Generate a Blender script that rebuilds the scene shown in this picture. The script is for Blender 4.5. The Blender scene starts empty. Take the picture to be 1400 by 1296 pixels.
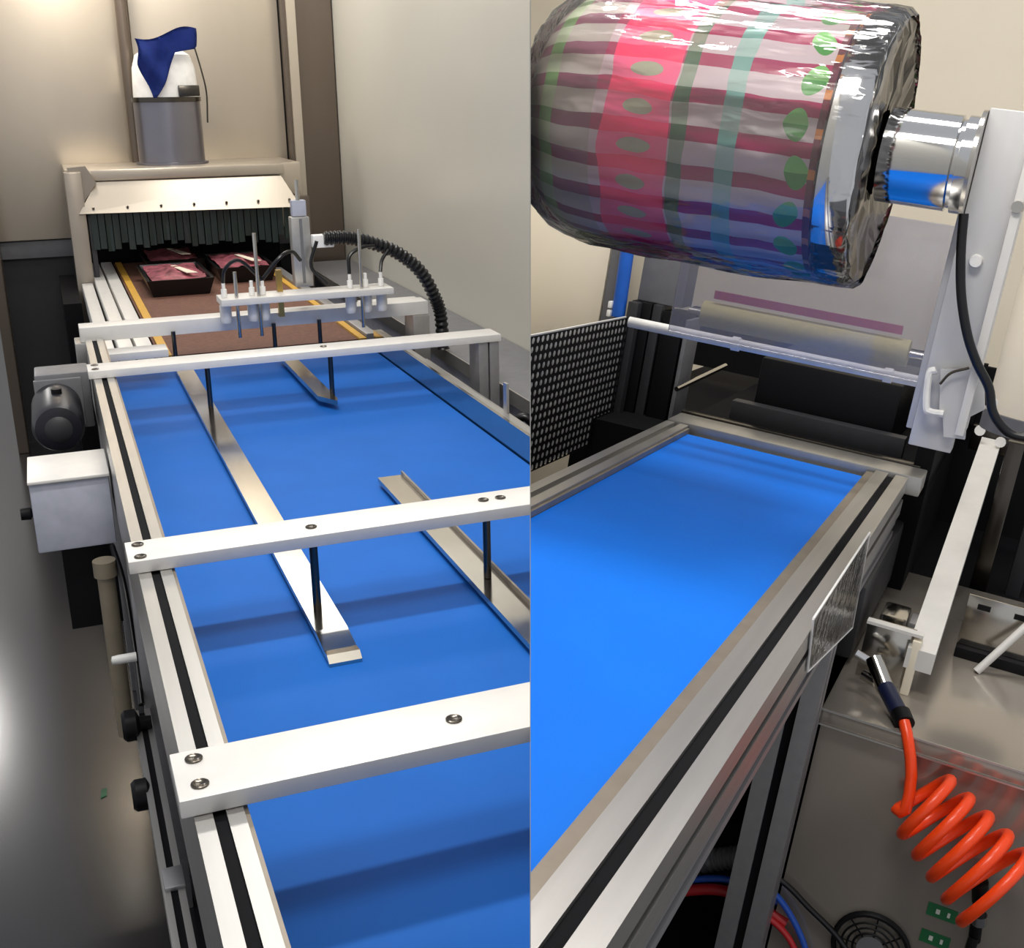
import bpy, bmesh, math, random
from mathutils import Matrix, Vector, noise
random.seed(7)
PI = math.pi
SC = bpy.context.scene
COL = SC.collection

# ------------------------------------------------------------------ camera, two bays
# Two separate places share one camera, parted by an added thin sheet partition.
# Each bay has its own axes: x across its conveyor, y along it, z = 0 at the rail tops.
FPX, CX, CY = 1600.0, 700.0, 648.0
def cray(x, y): return Vector((x - CX, CY - y, -FPX))
def bay(v1, v2, s):
    y = cray(*v1).normalized(); x = cray(*v2).normalized() * s
    x = (x - x.dot(y) * y).normalized(); z = x.cross(y)
    return Matrix((x, y, z))
RL = bay((40, 130), (5065, 60), 1)
RR = bay((1460, 315), (-3100, -380), -1)
HL, HR, FLOOR = 0.62, 0.50, -0.90
CAM = Vector((0, 0, HL - FLOOR))
ML = Matrix.Translation((0, 0, -FLOOR))
MR = Matrix.Translation(CAM) @ (RL @ RR.transposed()).to_4x4() @ Matrix.Translation((0, 0, -HR))
NCAM = Vector((1600, 0, 25)).normalized()
class Bay:
    def __init__(s, M, R, h, side):
        s.M = M; s.R = R; s.c = Vector((0, 0, h)); s.n = R @ NCAM; s.side = side
    def at(s, x, y, ax, v):
        d = s.R @ cray(x, y); return s.c + d * ((v - s.c[ax]) / d[ax])
L = Bay(ML, RL, HL, -1)
R = Bay(MR, RR, HR, 1)
B = L

cd = bpy.data.cameras.new('camera'); cam = bpy.data.objects.new('camera', cd); COL.objects.link(cam)
cd.sensor_width = 36; cd.lens = 36 * FPX / 1400; cd.clip_start = 0.05
cam.matrix_world = Matrix.Translation(CAM) @ RL.to_4x4()
SC.camera = cam

w = bpy.data.worlds.new('world'); SC.world = w; w.use_nodes = True
bg = w.node_tree.nodes['Background']; bg.inputs[0].default_value = (0.93, 0.95, 1.0, 1); bg.inputs[1].default_value = 0.56
def lamp(name, bayo, loc, tgt, sx, sy, power, col=(1, 0.97, 0.92)):
    ld = bpy.data.lights.new(name, 'AREA'); ld.shape = 'RECTANGLE'; ld.size = sx; ld.size_y = sy; ld.energy = power; ld.color = col
    o = bpy.data.objects.new(name, ld); COL.objects.link(o)
    d = (Vector(tgt) - Vector(loc)).normalized()
    q = d.to_track_quat('-Z', 'Y').to_matrix().to_4x4()
    o.matrix_world = bayo.M @ Matrix.Translation(loc) @ q
    return o
lamp('ceiling_lamp', L, (0.35, 1.75, 1.75), (0.35, 1.75, 0), 1.0, 0.11, 25)
lamp('ceiling_lamp', L, (0.75, 3.8, 1.9), (0.75, 3.8, 0), 1.0, 0.4, 17)
lamp('ceiling_lamp', L, (0.85, 5.0, 1.45), (0.85, 5.0, 0), 0.6, 0.95, 8)
lamp('wall_fill', L, (0.12, 5.2, 1.3), (0.14, 5.56, 0.6), 0.3, 0.12, 9, (1, 0.92, 0.80))  # added fill light, gives the steel wall its bright warm patch
lamp('ceiling_lamp', L, (-1.0, 8.4, 1.9), (-1.0, 7.8, 0), 0.3, 0.5, 32)
lamp('ceiling_lamp', R, (-0.5, 2.0, 2.0), (-0.5, 2.0, 0), 1.1, 0.35, 26)
lamp('ceiling_lamp', R, (-0.45, 0.72, 1.7), (-0.5, 1.7, 0.5), 1.2, 0.35, 30)
VS = SC.view_settings
VS.view_transform = 'Standard'; VS.look = 'None'; VS.gamma = 1; VS.use_curve_mapping = False
VS.exposure = 0.0

# ------------------------------------------------------------------ materials
MATS = {}
def srgb(h):
    h = h.lstrip('#'); c = [int(h[i:i + 2], 16) / 255 for i in (0, 2, 4)]
    return tuple(x / 12.92 if x <= .04045 else ((x + .055) / 1.055) ** 2.4 for x in c) + (1,)
def mat(name, col, rough=.5, metal=0., var=.08, scale=30., stretch=(1, 1, 1), bump=0., trans=0., coat=0., spec=.5):
    m = bpy.data.materials.new(name); m.use_nodes = True; nt = m.node_tree; p = nt.nodes['Principled BSDF']
    c = srgb(col) if isinstance(col, str) else col
    tc = nt.nodes.new('ShaderNodeTexCoord'); mp = nt.nodes.new('ShaderNodeMapping'); nz = nt.nodes.new('ShaderNodeTexNoise')
    mp.inputs['Scale'].default_value = stretch; nz.inputs['Scale'].default_value = scale; nz.inputs['Detail'].default_value = 4
    nt.links.new(tc.outputs['Object'], mp.inputs[0]); nt.links.new(mp.outputs[0], nz.inputs[0])
    rp = nt.nodes.new('ShaderNodeValToRGB'); e = rp.color_ramp.elements
    e[0].position = .3; e[1].position = .7
    e[0].color = tuple(x * (1 - var) for x in c[:3]) + (1,); e[1].color = tuple(min(1, x * (1 + var)) for x in c[:3]) + (1,)
    nt.links.new(nz.outputs['Fac'], rp.inputs[0]); nt.links.new(rp.outputs[0], p.inputs['Base Color'])
    p.inputs['Roughness'].default_value = rough; p.inputs['Metallic'].default_value = metal
    p.inputs['Specular IOR Level'].default_value = spec
    p.inputs['Transmission Weight'].default_value = trans; p.inputs['Coat Weight'].default_value = coat
    if bump:
        b = nt.nodes.new('ShaderNodeBump'); b.inputs['Strength'].default_value = bump; b.inputs['Distance'].default_value = .002
        nt.links.new(nz.outputs['Fac'], b.inputs['Height']); nt.links.new(b.outputs[0], p.inputs['Normal'])
    MATS[name] = m; return m
def clear(name, tint, gloss, rough=.08, bump=0., scale=20., stretch=(1, 1, 1), haze=0., hazecol=(.8, .8, .8, 1)):
    m = bpy.data.materials.new(name); m.use_nodes = True; nt = m.node_tree; nt.nodes.remove(nt.nodes['Principled BSDF'])
    out = nt.nodes['Material Output']
    t = nt.nodes.new('ShaderNodeBsdfTransparent'); t.inputs[0].default_value = tint
    g = nt.nodes.new('ShaderNodeBsdfGlossy'); g.inputs['Roughness'].default_value = rough
    d = nt.nodes.new('ShaderNodeBsdfDiffuse'); d.inputs[0].default_value = hazecol
    lw = nt.nodes.new('ShaderNodeFresnel'); lw.inputs[0].default_value = 1.5
    mu = nt.nodes.new('ShaderNodeMath'); mu.operation = 'MULTIPLY_ADD'; mu.inputs[1].default_value = 1.0; mu.inputs[2].default_value = gloss
    nt.links.new(lw.outputs[0], mu.inputs[0])
    m1 = nt.nodes.new('ShaderNodeMixShader'); m1.inputs[0].default_value = haze
    nt.links.new(t.outputs[0], m1.inputs[1]); nt.links.new(d.outputs[0], m1.inputs[2])
    m2 = nt.nodes.new('ShaderNodeMixShader'); nt.links.new(mu.outputs[0], m2.inputs[0])
    nt.links.new(m1.outputs[0], m2.inputs[1]); nt.links.new(g.outputs[0], m2.inputs[2]); nt.links.new(m2.outputs[0], out.inputs[0])
    if bump:
        tc = nt.nodes.new('ShaderNodeTexCoord'); mp = nt.nodes.new('ShaderNodeMapping'); nz = nt.nodes.new('ShaderNodeTexNoise')
        mp.inputs['Scale'].default_value = stretch; nz.inputs['Scale'].default_value = scale; nz.inputs['Detail'].default_value = 3
        nt.links.new(tc.outputs['Object'], mp.inputs[0]); nt.links.new(mp.outputs[0], nz.inputs[0])
        b = nt.nodes.new('ShaderNodeBump'); b.inputs['Strength'].default_value = bump; b.inputs['Distance'].default_value = .01
        nt.links.new(nz.outputs['Fac'], b.inputs['Height']); nt.links.new(b.outputs[0], g.inputs['Normal']); nt.links.new(b.outputs[0], lw.inputs['Normal'])
    MATS[name] = m; return m

mat('belt_blue', '#1a62b8', .6, 0, .05, 6, spec=.15)
mat('belt_blue_bright', '#0572e2', .55, 0, .03, 6, spec=.15)
mat('alu', '#bcbab6', .34, .85, .05, 60, (1, .05, 1))
mat('alu_side', '#a3a2a4', .4, .7, .05, 60, (1, .05, 1))
mat('alu_white', '#dfdcd7', .38, .15, .03, 30)
mat('slot', '#0c0c10', .85, spec=.2)
mat('steel', '#c6c2ba', .14, 1., .06, 8)
mat('steel_dark', '#5b5650', .22, 1., .08, 8)
mat('steel_wall', '#c2b7a7', .28, .6, .06, 3, (1, 1, .25))
mat('plate_grey', '#cbcaca', .4, .3, .03, 40, (1, 1, .1))
mat('steel_table', '#a59d92', .17, .5, .05, 6)
mat('chrome', '#d6d6d6', .07, 1., .02, 8)
mat('tan_lip', '#8f8578', .4, .5)
mat('black', '#0a0a0d', .5, spec=.25)
mat('black_soft', '#0c0c0f', .8, spec=.15)
mat('rubber', '#0b0b0d', .35, 0, .1, 200)
mat('dark_grey', '#2b2b2e', .5)
mat('mid_grey', '#6d6d70', .45)
mat('box_grey', '#aeb1bf', .5)
mat('motor_blue', '#15161d', .35)
mat('floor_grey', '#212124', .19, 0, .07, 1.5)
mat('cream_panel', '#cbc7ba', .3, 0, .03, 1.2)
mat('cream', '#eadfca', .5, 0, .02, 5)
mat('white', '#eceae6', .45)
mat('trim_brown', '#6b6056', .3, .6, .08, 5, (1, 1, .2))
mat('brown_belt', '#6b4738', .75, 0, .2, 80, bump=.4)
mat('yellow', '#d0a03f', .5)
mat('curtain', '#1c2a28', .3)
mat('tray_black', '#08080a', .3)
mat('meat', '#97545e', .35, 0, .7, 22)
mat('steel_frame', '#a0968a', .32, .6, .05, 8)
mat('pipe_grey', '#8a8890', .3, .85, .04, 5)
mat('cloth_blue', '#1b3585', .85, 0, .1, 60, bump=.5)
mat('tan_tube', '#857b69', .5)
mat('partition', '#bdbab2', .5)
mat('orange', '#ff4a14', .3, 0, .02)
mat('red_hose', '#c0262b', .35)
mat('blue_hose', '#1d53b8', .35)
mat('blue_clip', '#1c5ec0', .4)
mat('navy', '#161d3c', .4)
mat('yellow_felt', '#b5aa74', .8, 0, .1, 120)
mat('magenta_reflection', '#a8245f', .4)
mat('green_label', '#1b6b3d', .5)
mat('pale', '#d8ddd2', .5)
mat('brass', '#b89a58', .3, .9)
clear('clear_film', (.96, .96, .97, 1), .02, .1, .3, 40., haze=.04)
clear('acrylic', (.86, .86, .91, 1), .04, .1, haze=.22, hazecol=(.62, .62, .7, 1))
clear('wrap', (.985, .985, .985, 1), .055, .08, 1., 22., (.3, 1, 1), haze=.02, hazecol=(.9, .9, .9, 1))
clear('tray_film', (.95, .95, .95, 1), .05, .1, .4, 20.)

def film_material():
    m = bpy.data.materials.new('printed_film'); m.use_nodes = True; nt = m.node_tree; p = nt.nodes['Principled BSDF']
    N = nt.nodes; K = nt.links
    tc = N.new('ShaderNodeTexCoord'); sx = N.new('ShaderNodeSeparateXYZ'); K.new(tc.outputs['Object'], sx.inputs[0])
    def M(op, a, b=None, c=None):
        n = N.new('ShaderNodeMath'); n.operation = op
        for i, v in enumerate((a, b, c)):
            if v is None: continue
            if isinstance(v, (int, float)): n.inputs[i].default_value = v
            else: K.new(v, n.inputs[i])
        return n.outputs[0]
    X, Y, Z = sx.outputs
    ang = M('DIVIDE', M('ARCTAN2', Y, Z), 2 * PI)                 # -.5..+.5 round the roll
    nz = N.new('ShaderNodeTexNoise'); nz.inputs['Scale'].default_value = 9; K.new(tc.outputs['Object'], nz.inputs[0])
    wob = M('MULTIPLY', M('SUBTRACT', nz.outputs['Fac'], .5), .025)
    Xw = M('ADD', X, wob); aw = M('ADD', ang, M('MULTIPLY', wob, .5))
    NS = 22.0
    fr = M('FRACT', M('ADD', M('MULTIPLY', aw, NS), 100.))
    def band(v, a, b): return M('MULTIPLY', M('GREATER_THAN', v, a), M('LESS_THAN', v, b))
    def mix(f, c1, c2):
        n = N.new('ShaderNodeMix'); n.data_type = 'RGBA'; K.new(f, n.inputs[0])
        for i, c in ((6, c1), (7, c2)):
            if isinstance(c, str): n.inputs[i].default_value = srgb(c)
            else: K.new(c, n.inputs[i])
        return n.outputs[2]
    stripe = band(fr, .0, .4)
    base = mix(stripe, '#d3c0c6', '#a60052')
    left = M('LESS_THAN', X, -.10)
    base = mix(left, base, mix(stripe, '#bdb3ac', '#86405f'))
    teal = band(Xw, .085, .113); base = mix(teal, base, mix(stripe, '#a9c6bf', '#6fa39a'))
    dgreen = band(Xw, .018, .04); base = mix(dgreen, base, mix(stripe, '#8fa08c', '#2f5a34'))
    lgreen = band(Xw, -.19, -.165); base = mix(lgreen, base, mix(stripe, '#b7c7a3', '#6f9a5a'))
    pink = band(Xw, -.085, .015); pk = mix(stripe, '#ff6698', '#ff1268')
    fc = M('SUBTRACT', fr, .7); dx = M('DIVIDE', M('ADD', Xw, .035), .024); dd = M('ADD', M('MULTIPLY', dx, dx), M('POWER', M('DIVIDE', M('ABSOLUTE', fc), .2), 2.))
    pk = mix(M('LESS_THAN', dd, 1.), pk, '#aab79a')
    base = mix(pink, base, pk)
    # leaves: one to each stripe of a ring at the right end
    f2 = M('SUBTRACT', M('FRACT', M('ADD', M('MULTIPLY', aw, 19.), 100.)), .5)
    lx = M('DIVIDE', M('ADD', M('ADD', X, M('MULTIPLY', M('SINE', M('MULTIPLY', ang, 47.)), .007)), -.196), .017); ll = M('ADD', M('MULTIPLY', lx, lx), M('POWER', M('DIVIDE', M('ABSOLUTE', f2), .36), 1.4))
    base = mix(M('LESS_THAN', ll, 1.), base, mix(M('GREATER_THAN', f2, .0), '#3f9636', '#7cc468'))
    edge = band(X, .217, .227); base = mix(edge, base, mix(band(fr, .5, .75), '#6d1c34', '#d07a2c'))
    K.new(base, p.inputs['Base Color']); p.inputs['Roughness'].default_value = .3; p.inputs['Coat Weight'].default_value = .4
    MATS['printed_film'] = m
film_material()

# ------------------------------------------------------------------ mesh helpers (bay coordinates)
def box(bm, x0, x1, y0, y1, z0, z1, bev=0.):
    x0, x1 = sorted((x0, x1)); y0, y1 = sorted((y0, y1)); z0, z1 = sorted((z0, z1))
    r = bmesh.ops.create_cube(bm, size=1)
    vs = r['verts']
    for v in vs: v.co = Vector(((x0 + x1) / 2 + v.co.x * (x1 - x0), (y0 + y1) / 2 + v.co.y * (y1 - y0), (z0 + z1) / 2 + v.co.z * (z1 - z0)))
    if bev:
        es = list({e for v in vs for e in v.link_edges})
        bmesh.ops.bevel(bm, geom=es, offset=bev, segments=2, affect='EDGES', profile=.6)
    return bm
def BX(*a, **k): return box(bmesh.new(), *a, **k)
def cyl(bm, p, q, r, r2=None, n=20, cap=True):
    p = Vector(p); q = Vector(q); d = q - p
    g = bmesh.ops.create_cone(bm, cap_ends=cap, segments=n, radius1=r, radius2=r if r2 is None else r2, depth=d.length)
    m = Matrix.Translation((p + q) / 2) @ d.to_track_quat('Z', 'Y').to_matrix().to_4x4()
    bmesh.ops.transform(bm, matrix=m, verts=g['verts'])
    return bm
def CY_(*a, **k): return cyl(bmesh.new(), *a, **k)
def tube(bm, pts, r, n=10, sub=6, rf=None):
    pts = [Vector(p) for p in pts]
    if sub > 1 and len(pts) > 2:
        out = []
        P = [pts[0] * 2 - pts[1]] + pts + [pts[-1] * 2 - pts[-2]]
        for i in range(1, len(P) - 2):
            for k in range(sub):
                t = k / sub; a, b, c, d = P[i - 1], P[i], P[i + 1], P[i + 2]
                out.append(.5 * ((2 * b) + (c - a) * t + (2 * a - 5 * b + 4 * c - d) * t * t + (3 * b - a - 3 * c + d) * t ** 3))
        out.append(pts[-1]); pts = out
    ref = None; rings = []
    for i, p in enumerate(pts):
        d = (pts[min(i + 1, len(pts) - 1)] - pts[max(i - 1, 0)]).normalized()
        if ref is None: ref = d.orthogonal().normalized()
        ref = (ref - d * ref.dot(d)).normalized(); s = d.cross(ref)
        rr = r if rf is None else r * rf(i, len(pts))
        rings.append([bm.verts.new(p + (ref * math.cos(2 * PI * k / n) + s * math.sin(2 * PI * k / n)) * rr) for k in range(n)])
    for a, b in zip(rings, rings[1:]):
        for k in range(n): bm.faces.new((a[k], a[(k + 1) % n], b[(k + 1) % n], b[k]))
    bm.faces.new(rings[0][::-1]); bm.faces.new(rings[-1])
    return bm
def TB(*a, **k): return tube(bmesh.new(), *a, **k)
def lathe(bm, c, ax, prof, n=40, jitter=None, closed=False):
    """prof: (distance along axis, radius); ax 0 = along x, 2 = along z"""
    c = Vector(c); rings = []
    for a, r in prof:
        ring = []
        for k in range(n):
            t = 2 * PI * k / n; rr = r if jitter is None else r + jitter(a, t, r)
            if ax == 0: v = Vector((a, rr * math.sin(t), rr * math.cos(t)))
            elif ax == 1: v = Vector((rr * math.cos(t), a, rr * math.sin(t)))
            else: v = Vector((rr * math.cos(t), rr * math.sin(t), a))
            ring.append(bm.verts.new(c + v))
        rings.append(ring)
    for a, b in zip(rings, rings[1:]):
        for k in range(n): bm.faces.new((a[k], b[k], b[(k + 1) % n], a[(k + 1) % n]))
    if closed: bm.faces.new(rings[0]); bm.faces.new(rings[-1][::-1])
    bmesh.ops.recalc_face_normals(bm, faces=bm.faces)
    return bm
def LT(*a, **k): return lathe(bmesh.new(), *a, **k)
def prism(bm, poly, vec):
    a = [bm.verts.new(Vector(p)) for p in poly]; b = [bm.verts.new(Vector(p) + Vector(vec)) for p in poly]
    n = len(a); bm.faces.new(a[::-1]); bm.faces.new(b)
    for i in range(n): bm.faces.new((a[i], a[(i + 1) % n], b[(i + 1) % n], b[i]))
    bmesh.ops.recalc_face_normals(bm, faces=bm.faces)
    return bm
def PR(*a): return prism(bmesh.new(), *a)
def slot_rail(x0, x1, z0, z1, y0, y1, sa, sb, depth, side=None):
    """aluminium profile along y with a slot (sa..sb) in its top; side = x side that also has a slot"""
    p = [(x0, z0), (x1, z0)]
    zm = (z0 + z1) / 2; sw = (sb - sa) / 2
    if side == 1: p += [(x1, zm - sw), (x1 - depth, zm - sw), (x1 - depth, zm + sw), (x1, zm + sw)]
    p += [(x1, z1), (sb, z1), (sb, z1 - depth), (sa, z1 - depth), (sa, z1), (x0, z1)]
    if side == -1: p += [(x0, zm + sw), (x0 + depth, zm + sw), (x0 + depth, zm - sw), (x0, zm - sw)]
    return PR([(x, y0, z) for x, z in p], (0, y1 - y0, 0))

# ------------------------------------------------------------------ object helpers
MW = {}
def clipped(bm):
    s = B.side; lim = .0003
    out = [v for v in bm.verts if (v.co - B.c).dot(B.n) * s < lim]
    if not out: return True
    if len(out) == len(bm.verts): return False
    g = bmesh.ops.bisect_plane(bm, geom=bm.verts[:] + bm.edges[:] + bm.faces[:], dist=1e-6, plane_co=B.c + B.n * s * lim, plane_no=-B.n * s, clear_outer=True)
    cut = [e for e in g['geom_cut'] if isinstance(e, bmesh.types.BMEdge)]
    try: bmesh.ops.edgenet_fill(bm, edges=cut)
    except Exception: pass
    return len(bm.faces) > 0
def obj(name, bm, m, parent=None, smooth=None, clip=True):
    if clip and not clipped(bm): bm.free(); return None
    bmesh.ops.recalc_face_normals(bm, faces=bm.faces)
    lo = Vector([min(v.co[i] for v in bm.verts) for i in range(3)]); hi = Vector([max(v.co[i] for v in bm.verts) for i in range(3)])
    c = (lo + hi) / 2
    for v in bm.verts: v.co -= c
    me = bpy.data.meshes.new(name)
    if smooth:
        for f in bm.faces: f.smooth = True
        for e in bm.edges:
            if len(e.link_faces) == 2 and e.calc_face_angle(0) > math.radians(smooth): e.smooth = False
    bm.to_mesh(me); bm.free(); me.materials.append(MATS[m])
    o = bpy.data.objects.new(name, me); COL.objects.link(o)
    W = B.M @ Matrix.Translation(c); MW[o.name] = W
    if parent:
        o.parent = parent; o.matrix_local = MW[parent.name].inverted() @ W
    else: o.matrix_world = W
    return o
def tag(o, label, cat, group=None):
    o['label'] = label; o['category'] = cat
    if group: o['group'] = group
    return o
def thing(name, loc, label, cat, group=None):
    o = bpy.data.objects.new(name, None); COL.objects.link(o); o.empty_display_size = .05
    W = B.M @ Matrix.Translation(loc); MW[o.name] = W; o.matrix_world = W
    return tag(o, label, cat, group)
def struct(name, bm, m, label=None, **k):
    o = obj(name, bm, m, **k); o['kind'] = 'structure'
    if label: o['label'] = label
    return o
SM = 40

# ================================================================== LEFT BAY
B = L
struct('floor', BX(-4, 2.2, .2, 9.5, FLOOR - .05, FLOOR), 'floor_grey', 'glossy dark grey epoxy floor beside the left conveyor')
struct('wall_right', BX(1.3, 1.34, 1.5, 5.6, FLOOR, 2.2), 'cream_panel', 'smooth cream wall panel beside the left conveyor')
wb = struct('wall_back', BX(-.24, 1.3, 5.62, 5.68, FLOOR, 2.2), 'dark_grey', 'stainless steel clad wall behind the oven tunnel')
for x0, x1 in ((-.2, .425), (.435, 1.07)):
    obj('steel_panel', BX(x0, x1, 5.56, 5.62, .02, 2.2, bev=.004), 'steel_wall', wb, SM)
obj('skirting_panel', BX(-.2, 1.07, 5.585, 5.62, -.06, .015, bev=.003), 'mid_grey', wb, SM)
t1 = struct('trim_1', BX(1.075, 1.295, 5.48, 5.56, FLOOR, 2.2, bev=.004), 'trim_brown', 'dark brownish steel corner column next to the cream wall')
obj('bright_edge', BX(1.09, 1.13, 5.465, 5.479, -.1, 2.2), 'steel_wall', t1)
struct('trim_2', BX(-.245, -.2, 5.45, 5.6, FLOOR, 2.2, bev=.004), 'trim_brown', 'dark steel post at the left edge of the steel wall')
struct('wall_left', BX(-4, -.3, 9.4, 9.5, FLOOR, 2.2), 'white', 'grey far wall beyond the floor')

# added upright sheet, keeps light and view of the two bays apart
up = Vector((0, 0, 1)); g = L.n.cross(up).normalized()
if g.y < 0: g = -g
pbm = bmesh.new(); hn = L.n * .0002
a = Vector((0, 0, 0)) + g * .55; b2 = g * 3.75
prism(pbm, [Vector((a.x, a.y, FLOOR)) - hn, Vector((b2.x, b2.y, FLOOR)) - hn, Vector((b2.x, b2.y, 2.0)) - hn, Vector((a.x, a.y, 2.0)) - hn], hn * 2)
# lay the sheet exactly in one upright plane
for i, v in enumerate(pbm.verts):
    off = .0002 if i >= 4 else -.0002
    v.co += L.n * (off - (v.co - L.c).dot(L.n))
struct('added_partition', pbm, 'partition', 'added thin sheet parting the light and view of the two conveyor bays', clip=False)

# ---- blue belt conveyor
ZB = -.125
cv = thing('belt_conveyor', (.47, 1.7, FLOOR), 'wide blue belt conveyor with white cross beams in front of the oven tunnel', 'conveyor')
bb = bmesh.new(); box(bb, .075, .872, .3, 3.37, ZB - .006, ZB)
obj('belt', bb, 'belt_blue', cv)
obj('end_roller', CY_((.08, 3.38, ZB - .035), (.87, 3.38, ZB - .035), .034, n=24), 'dark_grey', cv, SM)
rl = obj('side_rail', slot_rail(.056, .1, -.17, 0, .35, 3.28, .0725, .0845, .012), 'alu', cv)
obj('slot_cover', BX(.073, .084, .36, 3.27, -.0118, -.004), 'slot', rl)
obj('inner_lip', BX(.1005, .1045, .35, 3.27, -.1, -.003), 'tan_lip', rl)
rr = obj('side_guard', BX(.876, .884, .35, 3.4, -.17, -.066), 'steel', cv)
obj('guard_lip', BX(.884, .9, .35, 3.4, -.075, -.066), 'alu', rr)
obj('side_rail', slot_rail(.9, .95, -.2, -.1, .35, 3.1, .919, .931, .012), 'alu', cv)
obj('under_panel', BX(.1, .87, .4, 3.0, -.2, -.19), 'dark_grey', cv)
for y in (2.02, 2.98):
    obj('leg', BX(.056, .1, y, y + .045, FLOOR, -.17, bev=.003), 'alu_side', cv, SM)
    obj('leg', BX(.905, .95, y, y + .045, FLOOR, -.2, bev=.003), 'alu_side', cv, SM)
lr = obj('lower_rail', slot_rail(.034, .064, -.49, -.45, .85, 2.02, .044, .054, .008, -1), 'alu', cv)
obj('slot_cover', BX(.0442, .0538, .86, 2.01, -.457, -.452), 'slot', lr)
obj('rail_joint', BX(.036, .066, 1.47, 1.52, -.452, -.444, bev=.003), 'alu_side', lr, SM)
for y, z, r_ in ((1.95, -.44, .028), (1.76, -.465, .026)):
    obj('adjusting_knob', LT((.042, y, z), 0, [(-.03, .0), (-.03, r_ * .8), (-.024, r_), (-.006, r_), (0, r_ * .5), (.02, r_ * .4), (.02, 0)], 20), 'black', cv, SM)
obj('lamp_button', LT((.02, 1.93, -.3), 0, [(-.012, 0), (-.01, .007), (0, .008), (.03, .008), (.03, 0)], 14), 'white', cv, SM)
def beam(y0, y1, x1, rods, screws):
    b = obj('cross_beam', BX(.045, x1, y0, y1, .0005, .0185, bev=.0015), 'alu_white', cv, SM)
    for x, y in screws:
        obj('screw', LT((x, y, .0185), 2, [(0, .0085), (.0015, .0085), (.0022, .007), (.0008, .0045), (.0008, 0)], 14), 'steel_dark', b, SM)
    for x, y, zb in rods:
        obj('hanger_rod', CY_((x, y, zb), (x, y, .001), .0062, n=14), 'steel_dark', b, SM)
    return b
beam(.95, 1.036, .6, [], [(.066, 1.018), (.066, .972), (.318, .992)])
beam(1.555, 1.635, 1.0, [(.302, 1.585, -.112), (.572, 1.588, -.105)], [(.062, 1.618), (.062, 1.57), (.302, 1.59), (.572, 1.6), (.6, 1.6)])
beam(2.785, 2.87, 1.055, [(.613, 2.82, -.112), (.315, 2.83, -.112)], [(.062, 2.85), (.062, 2.805), (.6, 2.83)])
def guide_bar(x0, x1, yn, yf, z, up=.0):
    b = bmesh.new(); t = .009
    pr = [(yf, z), (yn + .085, z), (yn + .03, z - .006), (yn + .012, z - .004), (yn, z - .012)]
    pts = [(x0, y, zz) for y, zz in pr] + [(x0, y, zz - t) for y, zz in reversed(pr)]
    prism(b, pts, (x1 - x0, 0, 0)); return b
obj('guide_bar', guide_bar(.282, .328, 1.425, 3.32, -.108), 'steel', cv)
g2 = obj('guide_bar', guide_bar(.545, .592, 1.2, 2.14, -.106), 'steel', cv)
g3 = obj('guide_bar', PR([(.572, 3.32, -.11), (.572, 2.8, -.11), (.606, 2.735, -.11), (.612, 2.76, -.11), (.612, 3.32, -.11)], (0, 0, .012)), 'steel', cv)
obj('edge_strip', BX(.5925, .596, 1.2, 2.14, -.115, -.098), 'tan_lip', g2)
for x in (1.0, 1.03):
    obj('beam_post', BX(x - .006, x + .02, 2.79, 2.865, -.4, .0, bev=.002), 'alu_side', cv, SM)
obj('beam_post', BX(.99, 1.045, 1.56, 1.63, -.4, .0, bev=.002), 'alu_side', cv, SM)
obj('outer_plate', BX(.952, .956, .5, 3.1, -.25, -.12), 'alu_side', cv)
obj('guard_post', BX(.9, .906, 2.35, 2.37, -.12, -.0), 'alu', cv)

# ---- control box and motor on the left side
cb = thing('control_box', (-.02, 2.38, -.222), 'light grey metal control box mounted beside the left rail', 'control box')
obj('housing', BX(-.095, .05, 2.3, 2.47, -.225, -.085, bev=.004), 'box_grey', cb, SM)
obj('lid', BX(-.097, .052, 2.295, 2.475, -.0845, -.078, bev=.002), 'alu_white', cb, SM)
obj('bracket', BX(-.055, .045, 2.36, 2.44, -.42, -.2255), 'black', cb)
obj('knob', LT((-.097, 2.36, -.16), 0, [(-.022, 0), (-.022, .012), (-.004, .013), (0, .006), (.0, 0)], 16), 'black', cb, SM)
mt = thing('drive_motor', (-.03, 2.9, -.13), 'black cylindrical drive motor behind the light grey control box', 'motor')
obj('motor_body', LT((-.033, 0, -.095), 1, [(2.73, 0), (2.73, .034), (2.735, .05), (2.755, .057), (2.95, .057), (2.95, 0)], 28), 'motor_blue', mt, SM)
obj('fan_cover', LT((-.033, 0, -.095), 1, [(2.722, 0), (2.722, .018), (2.7295, .03), (2.7295, 0)], 20), 'dark_grey', mt, SM)
obj('gearbox', BX(-.075, .05, 2.971, 3.08, -.16, -.02, bev=.006), 'mid_grey', mt, SM)
obj('flange', BX(-.078, .03, 2.955, 2.9695, -.15, -.03, bev=.003), 'mid_grey', mt, SM)
obj('cable_gland', CY_((-.028, 2.85, -.045), (-.028, 2.85, -.028), .012, n=14), 'black', mt, SM)
tg = thing('conduit_pipe', (.02, 2.3, FLOOR), 'tan upright conduit pipe hanging under the control box', 'pipe')
obj('pipe', CY_((.021, 2.25, -.62), (.021, 2.25, -.25), .017, n=18), 'tan_tube', tg, SM)
obj('collar', LT((.021, 2.25, -.25), 2, [(-.02, .018), (-.02, .022), (.012, .022), (.012, 0)], 18), 'tan_tube', tg, SM)
tag(obj('black_cable', TB([(.04, 2.3, -.23), (.05, 2.2, -.27), (.052, 2.1, -.36), (.05, 2.0, -.43)], .006), 'rubber', None, SM), 'thin black cable running down beside the conduit pipe', 'cable')
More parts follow.
